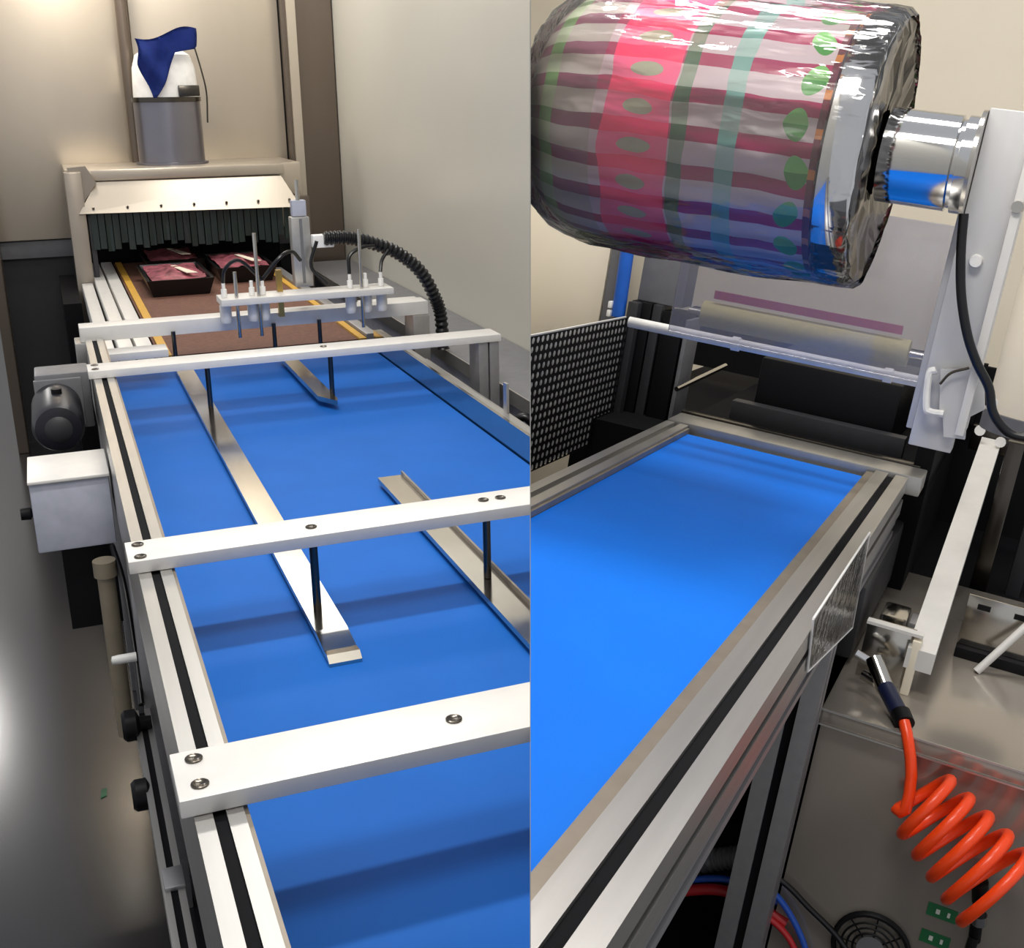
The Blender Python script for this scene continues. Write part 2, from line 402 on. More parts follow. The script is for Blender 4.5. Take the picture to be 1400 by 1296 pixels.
# thin green plate painting a small glint on the floor
p = L.at(142, 1085, 2, FLOOR)
tag(obj('green_glint', PR([(p.x - .008, p.y - .02, FLOOR), (p.x + .006, p.y - .012, FLOOR), (p.x + .008, p.y + .02, FLOOR), (p.x - .004, p.y + .016, FLOOR)], (0, 0, .002)), 'green_label'), 'tiny green scrap painted on the dark floor', 'glimmer')

# ---- side cabinet along the cream wall
sc = thing('side_cabinet', (1.2, 3.6, FLOOR), 'low grey cabinet with dark top running along the cream wall', 'cabinet')
obj('body', BX(1.09, 1.295, 2.2, 5.4, FLOOR, -.15), 'box_grey', sc)
obj('top', BX(1.075, 1.298, 2.2, 5.4, -.149, -.128, bev=.003), 'mid_grey', sc, SM)
obj('edge_strip', BX(1.07, 1.0745, 2.2, 5.4, -.165, -.126), 'alu', sc)
obj('cable_loop', TB([(1.085, 2.6, -.2), (1.05, 2.62, -.16), (1.02, 2.64, -.2), (1.04, 2.62, -.27), (1.085, 2.6, -.27)], .012), 'rubber', sc, SM)

# ---- oven tunnel
ov = thing('oven_tunnel', (.55, 5.2, FLOOR), 'stainless steel oven tunnel with sloping hood and dark strip curtain', 'oven')
obj('body', BX(.09, 1.04, 5.13, 5.555, .2, .335, bev=.008), 'steel_wall', ov, SM)
hb = bmesh.new()
lo = [(.124, 5.0, .172), (1.004, 5.0, .160), (1.004, 5.125, .172), (.124, 5.125, .172)]
hi = [(.205, 5.09, .286), (.945, 5.09, .284), (.945, 5.125, .286), (.205, 5.125, .286)]
va = [hb.verts.new(p) for p in lo]; vb = [hb.verts.new(p) for p in hi]
hb.faces.new(va); hb.faces.new(vb)
for i in range(4): hb.faces.new((va[i], va[(i + 1) % 4], vb[(i + 1) % 4], vb[i]))
hood = obj('hood', hb, 'steel_wall', ov)
obj('hood_rim', BX(.17, .96, 5.085, 5.126, .29, .334, bev=.006), 'steel_wall', hood, SM)
for k in range(7):
    x = .18 + k * .13
    obj('rivet', LT((x, 5.012, .19), 1, [(-.006, 0), (-.006, .004), (.004, .006), (.004, 0)], 10), 'steel_dark', hood, SM)
obj('corner_plate', PR([(.1, 5.06, .345), (.17, 5.06, .35), (.205, 5.06, .285), (.14, 5.06, .2)], (0, .05, 0)), 'steel_frame', ov)
obj('jamb', BX(.085, .15, 5.02, 5.1, FLOOR, .33, bev=.004), 'steel_frame', ov, SM)
obj('jamb', BX(.155, .175, 5.04, 5.1, -.2, .2, bev=.003), 'dark_grey', ov, SM)
obj('jamb', BX(.985, 1.05, 5.04, 5.1, FLOOR, .2, bev=.004), 'trim_brown', ov, SM)
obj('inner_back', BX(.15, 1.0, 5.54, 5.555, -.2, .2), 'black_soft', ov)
obj('side_skirt', BX(.02, .085, 4.7, 5.5, FLOOR, -.13), 'black_soft', ov)
for k in range(30):
    x = .165 + k * .0275
    cbm = bmesh.new(); zz = .03 + random.uniform(-.015, .02)
    box(cbm, x, x + .024, 5.03 + (k % 2) * .006, 5.033 + (k % 2) * .006, zz, .172)
    for v in cbm.verts:
        if v.co.z < .1: v.co.y += random.uniform(-.004, .012)
    obj('curtain_strip', cbm, 'curtain', ov)
# infeed of the oven
inf = thing('oven_infeed', (.55, 4.3, FLOOR), 'brown mesh belt with yellow edges feeding into the oven tunnel', 'conveyor')
obj('mesh_belt', BX(.255, .855, 3.45, 5.54, -.11, -.1), 'brown_belt', inf)
obj('edge_strip', BX(.262, .287, 3.43, 5.54, -.1, -.094), 'yellow', inf)
obj('edge_strip', BX(.84, .862, 3.43, 5.54, -.1, -.094), 'yellow', inf)
obj('guide_rail', BX(.2, .245, 3.55, 5.5, -.13, -.085, bev=.004), 'alu_white', inf, SM)
obj('guide_rail', BX(.15, .192, 3.55, 5.5, -.13, -.085, bev=.004), 'alu_white', inf, SM)
obj('guide_rail', BX(.1, .142, 3.5, 5.0, -.16, -.1, bev=.004), 'alu_white', inf, SM)
obj('side_plate', BX(.865, .9, 3.45, 5.0, -.16, -.085, bev=.004), 'alu_side', inf, SM)
obj('base_frame', BX(.11, .86, 3.5, 5.5, -.3, -.17), 'black_soft', inf)
obj('leg', BX(.1, .15, 3.6, 3.65, FLOOR, -.17), 'black', inf); obj('leg', BX(.8, .85, 3.6, 3.65, FLOOR, -.3), 'black', inf)

def tray(x0, x1, y0, y1, label):
    t = thing('food_tray', ((x0 + x1) / 2, (y0 + y1) / 2, -.099), label, 'tray', 'black food trays entering the oven')
    h = .062; b = bmesh.new(); k = .02
    lo = [(x0 + k, y0 + k), (x1 - k, y0 + k), (x1 - k, y1 - k), (x0 + k, y1 - k)]; hi = [(x0, y0), (x1, y0), (x1, y1), (x0, y1)]
    ih = [(x0 + .012, y0 + .012), (x1 - .012, y0 + .012), (x1 - .012, y1 - .012), (x0 + .012, y1 - .012)]
    rings = [[b.verts.new((x, y, z)) for x, y in r] for r, z in ((lo, -.099), (hi, -.099 + h), (ih, -.099 + h), ([(x0 + .02, y0 + .02), (x1 - .02, y0 + .02), (x1 - .02, y1 - .02), (x0 + .02, y1 - .02)], -.099 + h - .02))]
    b.faces.new(rings[0]); b.faces.new(rings[-1])
    for p, q in zip(rings, rings[1:]):
        for i in range(4): b.faces.new((p[i], p[(i + 1) % 4], q[(i + 1) % 4], q[i]))
    obj('shell', b, 'tray_black', t)
    nx, ny = 10, 10; m = bmesh.new(); g_ = []
    for j in range(ny + 1):
        row = []
        for i in range(nx + 1):
            x = x0 + .022 + (x1 - x0 - .044) * i / nx; y = y0 + .022 + (y1 - y0 - .044) * j / ny
            row.append(m.verts.new((x, y, -.099 + h - .004 + .016 * math.sin(PI * i / nx) * math.sin(PI * j / ny) + .012 * noise.noise((x * 25, y * 18, 1)))))
        g_.append(row)
    for j in range(ny):
        for i in range(nx): m.faces.new((g_[j][i], g_[j][i + 1], g_[j + 1][i + 1], g_[j + 1][i]))
    obj('meat_slices', m, 'meat', t, 60)
    pp = [(x0 + (x1 - x0) * .62, y0 + .06), (x0 + (x1 - x0) * .78, y0 + .05), (x0 + (x1 - x0) * .55, y0 + .28), (x0 + (x1 - x0) * .47, y0 + .28)]
    obj('label_strip', PR([(x, y, -.099 + h + .014) for x, y in pp], (0, 0, .002)), 'cream', t)
tray(.315, .56, 4.5, 4.98, 'black food tray of pink meat nearest on the brown belt')
tray(.6, .835, 4.72, 5.2, 'black food tray half hidden behind the pneumatic gantry')
tray(.36, .6, 5.06, 5.5, 'black food tray already under the dark strip curtain')

# ---- exhaust duct with cloth
du = thing('exhaust_duct', (.53, 5.32, .335), 'grey round exhaust duct standing on the oven tunnel', 'duct')
CD = (.532, 5.32)
obj('pipe', LT((CD[0], CD[1], 0), 2, [(.336, .15), (.344, .15), (.346, .136), (.585, .136), (.585, 0)], 40), 'pipe_grey', du, SM)
obj('clamp_ring', LT((CD[0], CD[1], 0), 2, [(.585, .1), (.586, .141), (.604, .141), (.605, .1)], 40), 'steel_dark', du, SM)
obj('white_sleeve', LT((CD[0], CD[1], 0), 2, [(.605, .132), (.66, .13), (.72, .126), (.77, .11), (.8, .06), (.805, 0)], 40), 'white', du, SM)
obj('sleeve_clip', BX(.57, .655, 5.185, 5.2, .607, .65, bev=.004), 'steel_dark', du, SM)
obj('wire', TB([(.66, 5.27, .8), (.675, 5.25, .72), (.69, 5.25, .62), (.685, 5.26, .5)], .0035, 8), 'steel_dark', du, SM)
def cloth(px_l, px_r, Y):
    b = bmesh.new(); rows = []; n = 14
    def interp(pl, t):
        k = t * (len(pl) - 1); i = min(int(k), len(pl) - 2); f = k - i
        return (pl[i][0] * (1 - f) + pl[i + 1][0] * f, pl[i][1] * (1 - f) + pl[i + 1][1] * f)
    for j in range(19):
        t = j / 18; a = interp(px_l, t); c = interp(px_r, t); row = []
        for i in range(n + 1):
            s = i / n; p = L.at(a[0] + (c[0] - a[0]) * s + 2 * math.sin(9 * t), a[1] + (c[1] - a[1]) * s + (1 - t) * 5 * math.sin(s * 2 * PI), 1, Y)
            dx = (p.x - CD[0]); p.y = CD[1] - math.sqrt(max(.0, .15 ** 2 - min(dx * dx, .0222))) - .012 - .03 * noise.noise((p.x * 16, p.z * 11, 3)) - .004 * (1 - t)
            row.append(b.verts.new(p))
        rows.append(row)
    for j in range(18):
        for i in range(n): b.faces.new((rows[j][i], rows[j][i + 1], rows[j + 1][i + 1], rows[j + 1][i]))
    r = bmesh.ops.solidify(b, geom=b.faces[:], thickness=.004)
    return b
tag(obj('cleaning_cloth', cloth([(184, 52), (187, 70), (190, 88), (198, 110), (209, 134)], [(270, 38), (269, 66), (240, 72), (226, 108), (213, 134)], 5.19), 'cloth_blue', None, 70), 'crumpled dark blue cloth draped over the white duct sleeve', 'cloth')
tag(obj('riser_pipe', CY_((.405, 5.52, .3), (.405, 5.52, 2.1), .025, n=18), 'trim_brown', None, SM), 'dark thin upright pipe on the steel wall behind the duct', 'pipe')

# ---- pneumatic gantry
ga = thing('pneumatic_gantry', (.53, 3.34, -.02), 'white pneumatic pick gantry with small air cylinders over the brown belt', 'gantry')
obj('cross_beam', BX(.045, 1.02, 3.3, 3.375, -.012, .027, bev=.002), 'alu_white', ga, SM)
obj('end_block', BX(.03, .1, 3.29, 3.385, -.1, -.0125, bev=.003), 'alu', ga, SM)
obj('end_block', BX(.97, 1.02, 3.29, 3.385, -.3, -.0125, bev=.003), 'alu', ga, SM)
obj('spacer', BX(.1, .26, 3.2, 3.28, -.05, -.03, bev=.002), 'alu_white', ga, SM)
obj('manifold_plate', BX(.41, .89, 3.2, 3.3, .072, .09, bev=.002), 'alu_white', ga, SM)
obj('stub_plate', BX(.84, 1.02, 3.38, 3.44, .0, .02, bev=.002), 'alu_white', ga, SM)
upr = obj('upright', BX(.638, .69, 3.33, 3.372, .09, .285, bev=.003), 'alu', ga, SM)
obj('groove', BX(.66, .668, 3.328, 3.3302, .1, .28), 'mid_grey', upr)
obj('top_rod', CY_((.664, 3.35, .285), (.664, 3.35, .385), .006, n=10), 'steel', upr, SM)
obj('sensor_block', BX(.645, .685, 3.34, 3.37, .286, .33, bev=.003), 'box_grey', upr, SM)
for x in (.425, .5, .53, .775, .82, .865):
    c = obj('air_cylinder', LT((x, 3.245, 0), 2, [(.02, 0), (.02, .013), (.03, .016), (.068, .016), (.0715, .012), (.0715, 0)], 16), 'alu_white', ga, SM)
    obj('fitting', LT((x, 3.245, 0), 2, [(.0905, .008), (.112, .008), (.113, .005), (.13, .005), (.131, 0)], 12), 'white', c, SM)
for x, z in ((.515, .26), (.803, .255), (.455, .16)):
    obj('guide_rod', CY_((x, 3.225, -.02), (x, 3.225, z), .0052, n=12), 'steel', ga, SM)
for x in (.285, .56, .69):
    obj('suction_rod', CY_((x, 3.29, -.09), (x, 3.29, .0), .006, n=10), 'steel_dark', ga, SM)
for pts in ([(.425, 3.245, .13), (.43, 3.22, .17), (.47, 3.22, .19), (.53, 3.245, .13)], [(.53, 3.245, .13), (.58, 3.23, .19), (.62, 3.26, .2), (.65, 3.3, .17)],
            [(.775, 3.245, .13), (.78, 3.25, .18), (.82, 3.26, .2), (.86, 3.28, .2)], [(.865, 3.245, .13), (.875, 3.26, .16), (.9, 3.28, .185)], [(.7, 3.3, .22), (.68, 3.3, .15), (.72, 3.28, .1)]):
    obj('air_tube', TB(pts, .0052, 8), 'rubber', ga, SM)
obj('valve_block', BX(.69, .75, 3.3, 3.34, .2, .235, bev=.004), 'white', ga, SM)
obj('sensor_eye', BX(.575, .59, 3.27, 3.29, .02, .15), 'brass', ga)
hp = [(.72, 3.3, .226), (.79, 3.3, .224), (.86, 3.3, .205), (.935, 3.3, .172), (1.0, 3.3, .115), (1.04, 3.3, .04), (1.058, 3.3, -.02), (1.062, 3.3, -.12)]
tag(obj('corrugated_hose', TB(hp, .0185, 14, 22, lambda i, n: 1.0 + .1 * (1 if (i // 2) % 2 else -1)), 'rubber', None, SM), 'thick black corrugated hose arching over the gantry end', 'hose')

# ================================================================== RIGHT BAY
B = R
struct('floor_right', BX(-1.6, 1.2, .4, 4.2, FLOOR - .05, FLOOR), 'dark_grey', 'dark floor under the right conveyor')
struct('wall_far', BX(-2.2, 1.2, 3.9, 3.95, FLOOR, 2.2), 'cream', 'cream wall behind the film roll machine')

c2 = thing('belt_conveyor', (-.4, 1.4, FLOOR), 'bright blue belt conveyor under the wrapped film roll', 'conveyor')
obj('belt', BX(-.6, -.24, .35, 2.31, -.02, -.014), 'belt_blue_bright', c2)
obj('end_roller', CY_((-.595, 2.315, -.045), (-.245, 2.315, -.045), .028, n=20), 'dark_grey', c2, SM)
r2 = obj('side_rail', slot_rail(-.222, -.16, -.075, 0, .45, 2.33, -.198, -.184, .014, 1), 'alu', c2)
obj('slot_cover', BX(-.1975, -.1845, .46, 2.32, -.0135, -.005), 'slot', r2)
obj('slot_cover', BX(-.1735, -.166, .46, 2.32, -.044, -.031), 'slot', r2)
obj('inner_lip', BX(-.238, -.2225, .45, 2.32, -.06, -.004), 'tan_lip', r2)
obj('lower_rail', slot_rail(-.222, -.162, -.115, -.0765, .45, 2.3, -.198, -.184, .008, 1), 'alu_side', c2)
r3 = obj('side_rail', slot_rail(-.655, -.607, -.075, 0, .45, 2.33, -.637, -.625, .012), 'alu', c2)
obj('inner_lip', BX(-.6065, -.601, .45, 2.32, -.06, -.004), 'tan_lip', r3)
obj('end_plate', BX(-.655, -.135, 2.335, 2.43, -.035, .003, bev=.003), 'alu', c2, SM)
def leg2(x0, x1, y0, y1):
    xm = (x0 + x1) / 2; ym = (y0 + y1) / 2; s = .007; d = .012
    p = [(x0, y0), (xm - s, y0), (xm - s, y0 + d), (xm + s, y0 + d), (xm + s, y0), (x1, y0), (x1, ym - s), (x1 - d, ym - s), (x1 - d, ym + s), (x1, ym + s), (x1, y1), (x0, y1)]
    l = obj('leg', PR([(x, y, FLOOR) for x, y in p], (0, 0, -.116 - FLOOR)), 'alu_side', c2)
    obj('slot_cover', BX(xm - s, xm + s, y0 + .006, y0 + d - .0005, FLOOR, -.117), 'slot', l)
leg2(-.232, -.162, 1.68, 1.745); leg2(-.655, -.607, 1.68, 1.745)
obj('gear_cover', BX(-.215, -.155, 1.95, 2.5, -.25, -.117, bev=.008), 'dark_grey', c2, SM)
obj('under_tray', BX(-.6, -.24, .5, 2.3, -.13, -.12), 'black_soft', c2)
obj('back_panel', BX(-.604, -.596, .5, 2.3, FLOOR, -.131), 'black_soft', c2)

# plastic flap taped to the rail
fp = [R.at(x, y, 0, -.157) for x, y in ((1189, 728), (1112, 846), (1104, 918), (1165, 858))]
fl = thing('plastic_flap', fp[2], 'clear plastic flap taped to the right rail', 'plastic sheet')
obj('sheet', PR(fp, (.0008, 0, 0)), 'clear_film', fl)
obj('tape_edge', TB([fp[0], fp[1]], .0016, 6, 1), 'white', fl); obj('tape_edge', TB([fp[1], fp[2]], .0016, 6, 1), 'white', fl); obj('tape_edge', TB([fp[2], fp[3], fp[0]], .0016, 6, 1), 'white', fl)

# hoses under the belt
def hoseY(name, pix, Y, r, m, label):
    return tag(obj(name, TB([R.at(x, y, 1, Y) for x, y in pix], r, 10, 24 if name == 'flex_hose' else 6, (lambda i, n: 1.06 if (i // 2) % 2 else .92) if name == 'flex_hose' else None), m, None, SM), label, 'hose', None)
hoseY('air_hose', [(905, 1222), (955, 1216), (985, 1217), (1015, 1226), (1040, 1240), (1075, 1262)], 1.765, .0095, 'red_hose', 'red air hose seen under the belt left of the leg')
hoseY('air_hose', [(915, 1206), (975, 1201), (1010, 1206), (1035, 1218), (1075, 1240)], 1.775, .006, 'blue_hose', 'thin blue air hose above the red one under the belt')
hoseY('flex_hose', [(900, 1195), (965, 1178), (1010, 1172), (1040, 1176), (1070, 1182)], 1.82, .019, 'mid_grey', 'grey ribbed flexible hose under the belt')
hoseY('air_hose', [(1040, 1208), (1062, 1225), (1080, 1250), (1095, 1280), (1105, 1310)], 1.752, .0055, 'blue_hose', 'blue air hose beside the fan guard')
hoseY('air_hose', [(1036, 1245), (1060, 1262), (1078, 1282), (1092, 1310)], 1.752, .0055, 'red_hose', 'red air hose at the bottom beside the blue one')
hoseY('cable', [(1050, 1192), (1078, 1212), (1105, 1240), (1140, 1275), (1165, 1310)], 1.752, .005, 'rubber', 'black cable slanting down towards the fan guard')

# ---- machine base and deck
mb = thing('packing_machine', (-.4, 2.9, FLOOR), 'black film packing machine base with open cavity behind the right belt', 'machine')
obj('base', BX(-.9, -.165, 2.45, 3.6, FLOOR, -.06), 'black_soft', mb)
obj('deck', BX(-.66, -.13, 2.45, 3.2, -.058, -.02, bev=.003), 'black_soft', mb, SM)
obj('deck_edge', BX(-.66, -.15, 2.445, 2.475, -.019, .004, bev=.003), 'steel_dark', mb, SM)
obj('sealing_block', BX(-.545, -.235, 2.62, 3.0, -.018, .13, bev=.006), 'black', mb, SM)
obj('sealing_frame', BX(-.58, -.2, 2.56, 2.6, -.018, .03, bev=.003), 'dark_grey', mb, SM)
obj('back_plate', BX(-.9, -.1, 3.25, 3.28, -.02, .14), 'black_soft', mb)
obj('back_plate', BX(-.25, .7, 3.285, 3.31, -.9, .13), 'black_soft', mb)
obj('side_plate', BX(-.165, -.13, 2.45, 3.3, -.35, .1), 'black_soft', mb)
obj('inner_floor', BX(-.165, .5, 2.62, 3.6, FLOOR, -.3), 'black_soft', mb)
for x0, x1, z1, m_ in ((-.865, -.815, .2, 'black'), (-.812, -.79, .2, 'dark_grey'), (-.785, -.735, .19, 'black'), (-.73, -.72, .18, 'mid_grey')):
    obj('column', BX(x0, x1, 2.6, 2.7, -.2, z1, bev=.003), m_, mb, SM)
obj('upper_column', BX(-.86, -.75, 2.62, 2.7, .2005, .5, bev=.003), 'mid_grey', mb, SM)
obj('guide_rod', CY_(R.at(925, 532, 1, 2.55), R.at(992, 500, 1, 2.75), .006, n=12), 'steel', mb, SM)
obj('rear_post', BX(-.005, .03, 2.7, 2.74, -.6, .05, bev=.003), 'steel_dark', mb, SM)
obj('rear_post', BX(.07, .1, 2.75, 2.79, -.6, .05, bev=.003), 'dark_grey', mb, SM)

# perforated guard
pg = bmesh.new(); X0 = -.85; ny, nz_ = 26, 16
ya, yb, za, zb = 1.96, 2.56, -.12, .165
dy = (yb - ya) / ny; dz = (zb - za) / nz_
for i in range(ny):
    for j in range(nz_):
        c = Vector((X0, ya + (i + .5) * dy, za + (j + .5) * dz)); hy, hz = dy / 2, dz / 2; rr_ = min(dy, dz) * .36
        oc = [(hy, 0), (hy, hz), (0, hz), (-hy, hz), (-hy, 0), (-hy, -hz), (0, -hz), (hy, -hz)]
        o_ = [pg.verts.new(c + Vector((0, a, b))) for a, b in oc]
        q_ = [pg.verts.new(c + Vector((0, rr_ * math.cos(k * PI / 4), rr_ * math.sin(k * PI / 4)))) for k in range(8)]
        for k in range(8): pg.faces.new((o_[k], o_[(k + 1) % 8], q_[(k + 1) % 8], q_[k]))
bmesh.ops.remove_doubles(pg, verts=pg.verts, dist=1e-5)
pgt = thing('perforated_guard', (-.85, 2.26, -.12), 'black perforated guard panel with rows of round holes left of the black columns', 'guard')
pp = obj('perforated_sheet', pg, 'black', pgt)
obj('backing_panel', BX(-.862, -.858, 1.9, 2.56, -.12, .165), 'white', pgt)
obj('frame_post', BX(-.86, -.835, 2.56, 2.59, -.2, .2, bev=.003), 'dark_grey', pgt, SM)

cab = thing('beige_cabinet', (-1.1, 2.7, FLOOR), 'beige cabinet panel above the perforated guard', 'cabinet')
obj('door', BX(-1.4, -.938, 2.6, 3.0, .05, .6, bev=.004), 'cream', cab, SM)
obj('frame_post', BX(-.935, -.9, 2.6, 2.66, .0, .6, bev=.003), 'mid_grey', cab, SM)
bl = thing('blue_filter', (-.872, 2.6, .16), 'blue upright air filter tube with white clips beside the beige cabinet', 'filter')
obj('tube', CY_((-.882, 2.57, .16), (-.89, 2.57, .42), .016, n=16), 'blue_clip', bl, SM)
for z in (.165, .185): obj('clip', BX(-.905, -.895, 2.55, 2.57, z - .008, z + .008, bev=.003), 'white', bl, SM)
obj('bracket', BX(-.898, -.892, 2.58, 2.6, .17, .5), 'white', bl)

# ---- acrylic guard, reflection strip, rollers, white rod
rod = thing('idler_rod', (-.45, 2.2, .2), 'long white idler rod spanning the machine above the cavity', 'rod')
obj('rod', CY_((-.73, 2.2, .203), (-.166, 2.2, .203), .0105, n=18), 'white', rod, SM)
obj('collar', CY_((-.52, 2.2, .203), (-.505, 2.2, .203), .0135, n=18), 'white', rod, SM)
obj('collar', CY_((-.235, 2.2, .203), (-.22, 2.2, .203), .0135, n=18), 'white', rod, SM)
fr_ = thing('felt_roller', (-.44, 2.4, .22), 'yellowish felt roller behind the white idler rod', 'roller')
obj('sleeve', CY_((-.64, 2.4, .225), (-.22, 2.4, .225), .027, n=24), 'yellow_felt', fr_, SM)
obj('axle', CY_((-.67, 2.4, .225), (-.19, 2.4, .225), .008, n=12), 'steel', fr_, SM)
obj('reflection_strip', BX(-.62, -.24, 2.385, 2.39, .26, .277), 'magenta_reflection', fr_)  # thin magenta bar painted in for a reddish reflection above the roller
tag(obj('acrylic_guard', BX(-.62, -.135, 2.1, 2.106, .215, .48, bev=.002), 'acrylic', None, SM), 'clear greyish acrylic guard sheet hanging below the film roll', 'guard')

# ---- film roll
AX = Vector((0, 1.8, .566)); RO = .186
ro = thing('film_roll', (-.54, 1.8, .38), 'big plastic wrapped roll of magenta and pink printed film with leaf pattern', 'film roll')
rb = bmesh.new()
prof = [(-.775, 0), (-.775, .1), (-.77, .13), (-.755, .152), (-.73, .17), (-.695, .181)] + [(-.637 + .035 * k, RO - .002 * (k % 2)) for k in range(10)] + [(-.318, RO), (-.315, 0)]
lathe(rb, AX, 0, prof, 64)
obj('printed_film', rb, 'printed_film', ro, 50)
obj('silver_band', LT(AX, 0, [(-.3145, .1), (-.3145, RO + .001), (-.272, RO + .001), (-.266, RO - .006)], 64), 'chrome', ro, 50)
def jf(a, t, r): return .007 * noise.noise((a * 6, math.cos(t) * 5, math.sin(t) * 5)) + .009 * abs(noise.noise((a * 6, math.cos(t) * 11, math.sin(t) * 11 + 7)))
fb = bmesh.new(); lathe(fb, AX, 0, [(-.264, RO - .004), (-.262, RO - .02), (-.268, .13), (-.266, .09), (-.27, .06)], 64, lambda a, t, r: .006 * noise.noise((a * 300, math.cos(t) * 9, math.sin(t) * 9)))
for v in fb.verts: v.co.x += .008 * noise.noise((v.co.y * 45, v.co.z * 45, 2))
obj('crumpled_face', fb, 'steel_dark', ro, 30)
wb_ = bmesh.new()
wp = [(-.79, .03), (-.79, .11), (-.782, .142), (-.765, .165), (-.74, .182), (-.71, .192)] + [(-.69 + .02 * k, RO + .010) for k in range(21)] + [(-.268, RO + .007), (-.258, RO - .002)]
lathe(wb_, AX, 0, wp, 128, jf)
obj('plastic_wrap', wb_, 'wrap', ro, 80)
sh = thing('roll_shaft', (-.2, 1.8, .5), 'polished steel shaft holding the film roll at the upright plate', 'shaft')
obj('sleeve', LT(AX, 0, [(-.26, 0), (-.26, .066), (-.165, .066), (-.163, .061), (-.158, .061), (-.157, .067), (-.142, .067), (-.142, 0)], 48), 'chrome', sh, SM)
obj('end_flange', LT(AX, 0, [(-.1415, 0), (-.1415, .076), (-.136, .076), (-.136, 0)], 40), 'steel', sh, SM)

# ---- upright plate, column, cable, bracket
upp = thing('upright_plate', (-.11, 1.8, .1), 'tall brushed aluminium upright plate carrying the roll shaft', 'plate')
obj('plate', BX(-.1355, -.075, 1.79, 1.83, .165, .645, bev=.002), 'plate_grey', upp, SM)
obj('edge_flange', BX(-.0745, -.062, 1.75, 1.83, .2, .64, bev=.002), 'alu_white', upp, SM)
for z in (.52, .6): obj('screw', LT((-.068, 1.75, z), 1, [(-.006, 0), (-.006, .008), (0, .009), (0, 0)], 14), 'steel', upp, SM)
obj('screw', LT((-.105, 1.79, .44), 1, [(-.012, 0), (-.012, .008), (0, .01), (0, 0)], 14), 'white', upp, SM)
obj('front_panel', BX(-.148, -.0755, 1.84, 1.86, .18, .5, bev=.002), 'plate_grey', upp, SM)
br = thing('slotted_bracket', (-.14, 1.8, .14), 'white slotted bracket at the foot of the upright plate', 'bracket')
obj('foot_plate', PR([R.at(x, y, 1, 1.775) for x, y in ((1286, 505), (1345, 505), (1346, 560), (1322, 572), (1319, 601), (1290, 597), (1289, 572), (1284, 565))], (0, .012, 0)), 'plate_grey', br)
obj('slot_loop', TB([R.at(x, y, 1, 1.77) for x, y in ((1280, 506), (1270, 512), (1266, 555), (1272, 563), (1290, 566))], .0055, 8), 'white', br, SM)
obj('wire', TB([R.at(x, y, 1, 1.765) for x, y in ((1285, 525), (1300, 510), (1325, 503))], .002, 6), 'steel_dark', br, SM)
tag(obj('black_cable', TB([R.at(x, y, 1, 1.735) for x, y in ((1318, 292), (1314, 340), (1314, 400), (1322, 455), (1335, 495), (1352, 530), (1358, 565), (1380, 592), (1410, 600))], .0065, 10), 'rubber', None, SM), 'black cable hanging down along the upright plate', 'cable')
cc = thing('round_column', (.03, 2.3, .1), 'cream round column behind the upright plate', 'column')
obj('shaft', CY_((.03, 2.3, .17), (.03, 2.3, .47), .085, n=36), 'cream', cc, SM)
obj('base_ring', CY_((.03, 2.3, .135), (.03, 2.3, .1695), .09, n=36), 'mid_grey', cc, SM)
obj('screw', LT((-.045, 2.225, .19), 1, [(-.006, 0), (-.006, .008), (0, .008), (0, 0)], 12), 'white', cc, SM)

# ---- steel cabinet with fan, brackets, arm
ca = thing('steel_cabinet', (.15, 2.1, FLOOR), 'dark polished steel cabinet behind the orange coil hose', 'cabinet')
ZT = -.262
obj('body', BX(-.16, .5, 1.765, 2.6, FLOOR, ZT - .03), 'steel_table', ca)
obj('top', BX(-.163, .505, 1.752, 2.6, ZT - .028, ZT, bev=.002), 'steel_table', ca, SM)
obj('edge_trim', BX(-.163, .505, 1.7495, 1.7515, ZT - .003, ZT), 'alu', ca); obj('edge_trim', BX(-.163, .505, 1.7495, 1.7515, ZT - .028, ZT - .025), 'alu', ca)
fg = obj('fan_guard', LT((-.005, 1.76, -.637), 1, [(-.004, .062), (-.006, .06), (-.006, .056), (-.002, .054), (.004, .062)], 32), 'black', ca, SM)
for r_ in (.046, .037, .028): obj('guard_ring', LT((-.005, 1.755, -.637), 1, [(-.0015, r_), (0, r_ + .0018), (.0015, r_), (0, r_ - .0018), (-.0015, r_)], 32), 'black', fg, SM)
obj('fan_hub', LT((-.005, 1.757, -.637), 1, [(-.004, 0), (-.004, .022), (.004, .022), (.004, 0)], 24), 'mid_grey', fg, SM)
for k in range(8):
    a_ = k * PI / 4; obj('spoke', CY_((-.005 + .02 * math.cos(a_), 1.757, -.637 + .02 * math.sin(a_)), (-.005 + .056 * math.cos(a_), 1.757, -.637 + .056 * math.sin(a_)), .0014, n=6), 'black', fg)
for px, py in ((1288, 1248), (1278, 1284)):
    c = R.at(px, py, 1, 1.7645); o = obj('name_label', BX(c.x - .022, c.x + .022, 1.7635, 1.7648, c.z - .011, c.z + .011), 'green_label', ca)
    obj('print_mark', BX(c.x - .009, c.x - .003, 1.7628, 1.7634, c.z - .004, c.z + .004), 'pale', o); obj('print_mark', BX(c.x + .008, c.x + .012, 1.7628, 1.7634, c.z - .004, c.z + .004), 'pale', o)

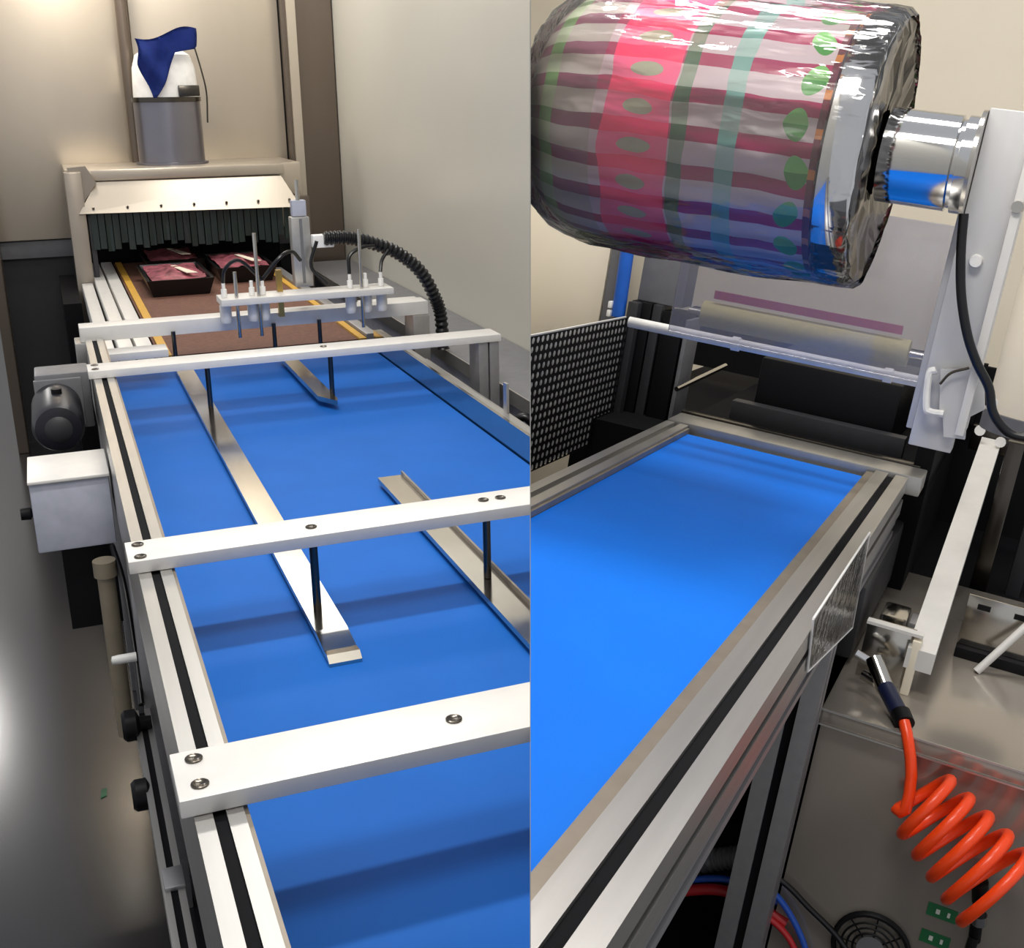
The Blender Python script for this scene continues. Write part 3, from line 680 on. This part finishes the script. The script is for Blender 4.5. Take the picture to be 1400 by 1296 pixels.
b1 = thing('angle_bracket', (-.09, 1.92, ZT), 'polished steel angle bracket on the cabinet top left of the silver arm', 'bracket')
obj('plate', BX(-.14, -.062, 1.925, 1.93, ZT, ZT + .105, bev=.001), 'steel', b1, SM)
obj('side_flange', BX(-.064, -.05, 1.9, 1.93, ZT, ZT + .095, bev=.002), 'cream', b1, SM)
obj('top_flange', BX(-.14, -.05, 1.905, 1.9245, ZT + .1, ZT + .105), 'alu_white', b1)
cl = thing('air_cylinder', (-.08, 2.06, ZT), 'small chrome pneumatic cylinder block behind the angle bracket', 'cylinder')
obj('body', BX(-.13, -.085, 2.02, 2.1, ZT, ZT + .085, bev=.006), 'steel', cl, SM); obj('cap', BX(-.083, -.055, 2.03, 2.09, ZT, ZT + .08, bev=.006), 'alu_side', cl, SM)
obj('port', CY_((-.105, 2.02, ZT + .05), (-.105, 2.008, ZT + .05), .012, n=14), 'chrome', cl, SM)
b3 = thing('slotted_plate', (.07, 2.2, ZT), 'brownish polished plate with slots at the right edge on the cabinet', 'bracket')
obj('plate', BX(.0, .18, 2.17, 2.176, ZT + .02, ZT + .115, bev=.001), 'steel', b3, SM)
for x in (.018, .08): obj('slot', BX(x, x + .022, 2.168, 2.1695, ZT + .092, ZT + .102), 'black', b3)
obj('foot', BX(.0, .18, 2.15, 2.2, ZT, ZT + .0195, bev=.002), 'black', b3, SM)
obj('glass_rod', CY_(R.at(1335, 918, 1, 2.1), R.at(1410, 850, 1, 2.14), .007, n=14), 'alu_white', b3, SM)
ar = thing('linear_arm', (-.045, 2.6, -.2), 'long silver bar arm running back from the cabinet top', 'arm')
far = R.at(1356, 600, 1, 2.95); dv = far - Vector((-.047, 1.9, -.18))
obj('bar', PR([(-.069, 1.9, -.215), (-.025, 1.9, -.215), (-.025, 1.9, -.18), (-.069, 1.9, -.18)], dv), 'alu_white', ar)
for y in (2.2, 2.5): obj('support', BX(-.06, -.035, y, y + .05, ZT, -.2155), 'black', ar)
for q in ((1376, 590), (1368, 604), (1340, 588)):
    c = R.at(*q, 1, 2.9); obj('end_screw', LT((c.x, 2.9, c.z), 1, [(-.01, 0), (-.01, .012), (0, .012), (0, 0)], 12), 'white', ar, SM)
c = R.at(1358, 598, 1, 2.96); obj('end_clamp', BX(c.x - .05, c.x + .05, 2.96, 3.0, c.z - .04, c.z + .02, bev=.004), 'steel_dark', ar, SM)

# valve and coil hose
va_ = thing('air_valve', R.at(1210, 930, 1, 1.86), 'metal air valve with navy coupling above the orange hose', 'valve')
def seg(a, b, Ya, Yb, r, n=16): return CY_(R.at(*a, 1, Ya), R.at(*b, 1, Yb), r, n=n)
obj('valve_body', seg((1195, 900), (1212, 945), 1.86, 1.83, .014), 'steel', va_, SM)
obj('lever', seg((1170, 893), (1198, 910), 1.86, 1.86, .008), 'chrome', va_, SM)
obj('inlet', seg((1180, 922), (1198, 932), 1.86, 1.85, .009), 'steel', va_, SM)
obj('coupling', seg((1211, 940), (1236, 988), 1.83, 1.77, .0135), 'navy', va_, SM)
obj('collar_ring', seg((1231, 975), (1237, 990), 1.785, 1.765, .0155), 'black', va_, SM)
pts = [R.at(1236, 986, 1, 1.765), R.at(1242, 1015, 1, 1.745), R.at(1246, 1060, 1, 1.73), R.at(1238, 1108, 1, 1.71)]
A0 = R.at(1252, 1085, 1, 1.70); A1 = R.at(1368, 1222, 1, 1.66); axv = (A1 - A0); al = axv.normalized()
e1 = Vector((.55, -.1, .83)); e1 = (e1 - al * e1.dot(al)).normalized(); e2 = al.cross(e1)
nl = 5.0
for k in range(1, 121):
    t = k / 120; th = PI + t * nl * 2 * PI; r_ = .05 + .018 * t
    pts.append(A0 + axv * t + e1 * math.cos(th) * r_ + e2 * math.sin(th) * r_)
pts.append(R.at(1340, 1240, 1, 1.72))
tag(obj('coil_hose', TB(pts, .0088, 10, 2), 'orange', None, SM), 'bright orange coiled air hose in front of the steel cabinet', 'hose')
fi = thing('air_fitting', R.at(1338, 1225, 1, 1.75), 'black and chrome air fitting at the lower end of the orange hose', 'fitting')
obj('nut', seg((1340, 1205), (1340, 1232), 1.73, 1.755, .012), 'black', fi, SM); obj('stem', seg((1338, 1240), (1332, 1285), 1.73, 1.74, .009), 'black', fi, SM); obj('ring', seg((1339, 1250), (1338, 1262), 1.728, 1.73, .0115), 'chrome', fi, SM)
obj('tail_hose', TB([R.at(x, y, 1, 1.735) for x, y in ((1332, 1280), (1326, 1300), (1322, 1330))], .008, 10), 'rubber', fi, SM)
